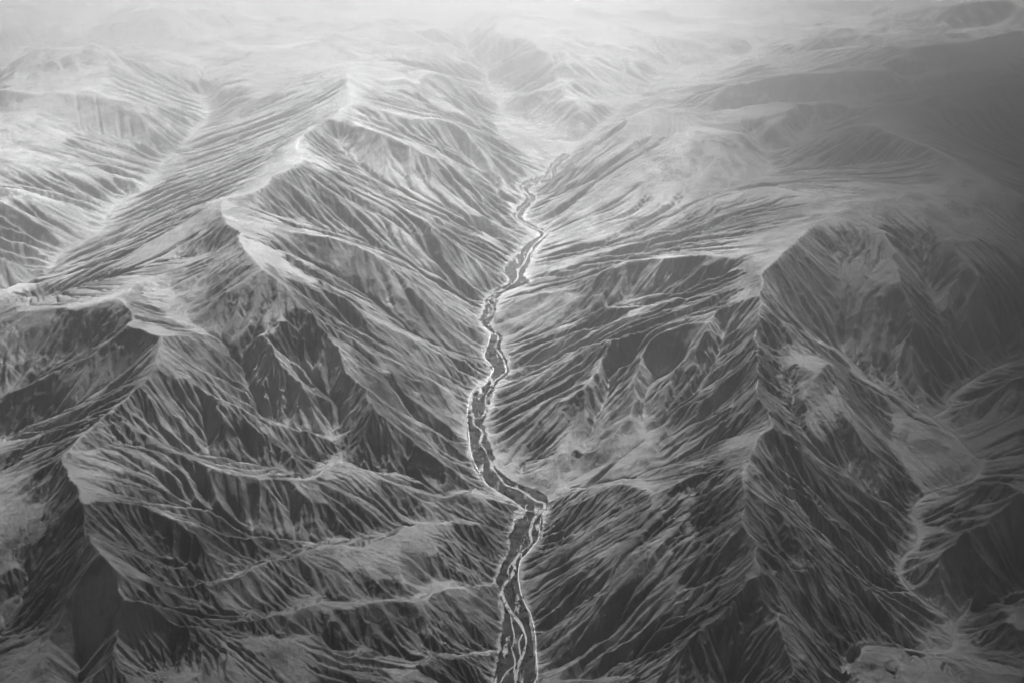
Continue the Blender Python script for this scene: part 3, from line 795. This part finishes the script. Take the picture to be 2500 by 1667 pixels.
# ---------------------------------------------------------------- unseen clouds added above the camera to shade ground and haze
def shade_cloud_material(alpha):
    m, t, b = mat('added_cloud_veil'); N = t.nodes; L = t.links
    b.inputs['Base Color'].default_value = (.85, .85, .85, 1)
    tc = N.new('ShaderNodeTexCoord')
    g = N.new('ShaderNodeVectorMath'); g.operation = 'LENGTH'; fm = N.new('ShaderNodeVectorMath'); fm.operation = 'MULTIPLY'; fm.inputs[1].default_value = (1, 1, 0); L.new(tc.outputs['Object'], fm.inputs[0]); L.new(fm.outputs[0], g.inputs[0])
    n = N.new('ShaderNodeTexNoise'); n.inputs['Scale'].default_value = 2.6; n.inputs['Detail'].default_value = 6
    L.new(tc.outputs['Object'], n.inputs['Vector'])
    ad = N.new('ShaderNodeMath'); ad.operation = 'MULTIPLY_ADD'; L.new(n.outputs['Fac'], ad.inputs[0]); ad.inputs[1].default_value = .4
    L.new(g.outputs['Value'], ad.inputs[2])
    r = N.new('ShaderNodeMapRange'); r.interpolation_type = 'SMOOTHSTEP'
    r.inputs['From Min'].default_value = .25; r.inputs['From Max'].default_value = 1.2
    r.inputs['To Min'].default_value = alpha; r.inputs['To Max'].default_value = 0.0; L.new(ad.outputs[0], r.inputs['Value'])
    L.new(r.outputs[0], b.inputs['Alpha'])
    return m
def added_shade_cloud(x, y, z, rx, ry, rz, seed, mc):
    import bmesh
    bm = bmesh.new(); bmesh.ops.create_icosphere(bm, subdivisions=5, radius=1.0)
    co = np.array([v.co[:] for v in bm.verts])
    d = fbm(co[:, 0] * 2.2 + seed, co[:, 1] * 2.2 + co[:, 2] * 1.7, 4, seed)
    for v, k in zip(bm.verts, d): v.co *= 1 + .25 * float(k)
    me = bpy.data.meshes.new('added_shade_cloud'); bm.to_mesh(me); bm.free(); me.shade_smooth(); me.materials.append(mc)
    o = bpy.data.objects.new('added_shade_cloud', me); COL.objects.link(o); o.location = (x, y, z); o.scale = (rx, ry, rz)
    o['kind'] = 'structure'
MID = shade_cloud_material(.90)
THICK, THIN = shade_cloud_material(.96), shade_cloud_material(.71)
def shade(px, py, gz, cz, rx, ry, seed, mc):          # adds an unseen blocker so its shadow falls on that piece of ground
    g = world(px, py, gz); k = (cz - gz) / sundir.z
    added_shade_cloud(g[0] + sundir.x * k, g[1] + sundir.y * k, cz, rx, ry, 420., seed, mc)
def shade_at(x, y, gz, cz, rx, ry, seed, mc):
    k = (cz - gz) / sundir.z
    added_shade_cloud(x + sundir.x * k, y + sundir.y * k, cz, rx, ry, 420., seed, mc)
shade_at(0, -6300, 600, 9300, 26000, 14500, 31, THICK)  # unseen deck added to keep sun off the haze near the camera
shade_at(-500, 3500, 600, 9900, 20000, 14000, 37, THIN)  # unseen veil added to dim the foreground
shade_at(8000, 9600, 600, 10500, 7300, 10500, 3, THICK)  # from here on: unseen blockers added to darken the right and left sides
shade_at(7000, 5400, 300, 8700, 5100, 5000, 5, THICK)
shade_at(9500, 2500, 600, 9300, 7600, 6500, 47, THICK)
shade_at(-9500, 1500, 600, 9300, 6500, 5500, 53, THICK)
shade_at(9000, 19500, 1200, 11000, 8800, 11500, 7, THICK)
shade_at(-5300, 4000, 900, 8600, 4300, 3600, 19, THICK)
shade_at(-9500, 9000, 900, 9300, 5200, 5200, 41, MID)

# ---------------------------------------------------------------- haze
if HAZE:
    me = bpy.data.meshes.new('haze')
    x, y0, y1, z0, z1 = 75000., -6000., 100000., -91.0, 6150.
    v = [(-x, y0, z0), (x, y0, z0), (x, y1, z0), (-x, y1, z0), (-x, y0, z1), (x, y0, z1), (x, y1, z1), (-x, y1, z1)]
    me.from_pydata(v, [], [(0, 3, 2, 1), (4, 5, 6, 7), (0, 1, 5, 4), (1, 2, 6, 5), (2, 3, 7, 6), (3, 0, 4, 7)])
    hz = bpy.data.objects.new('haze', me); COL.objects.link(hz); hz['kind'] = 'stuff'
    m = bpy.data.materials.new('haze_air'); m.use_nodes = True; t = m.node_tree; t.nodes.clear()
    pv = t.nodes.new('ShaderNodeVolumePrincipled'); out = t.nodes.new('ShaderNodeOutputMaterial')
    pv.inputs['Color'].default_value = (.97, .97, .97, 1); pv.inputs['Density'].default_value = 9.5e-5
    pv.inputs['Anisotropy'].default_value = 0.78
    t.links.new(pv.outputs[0], out.inputs['Volume']); me.materials.append(m)
print('done', time.time() - T0)
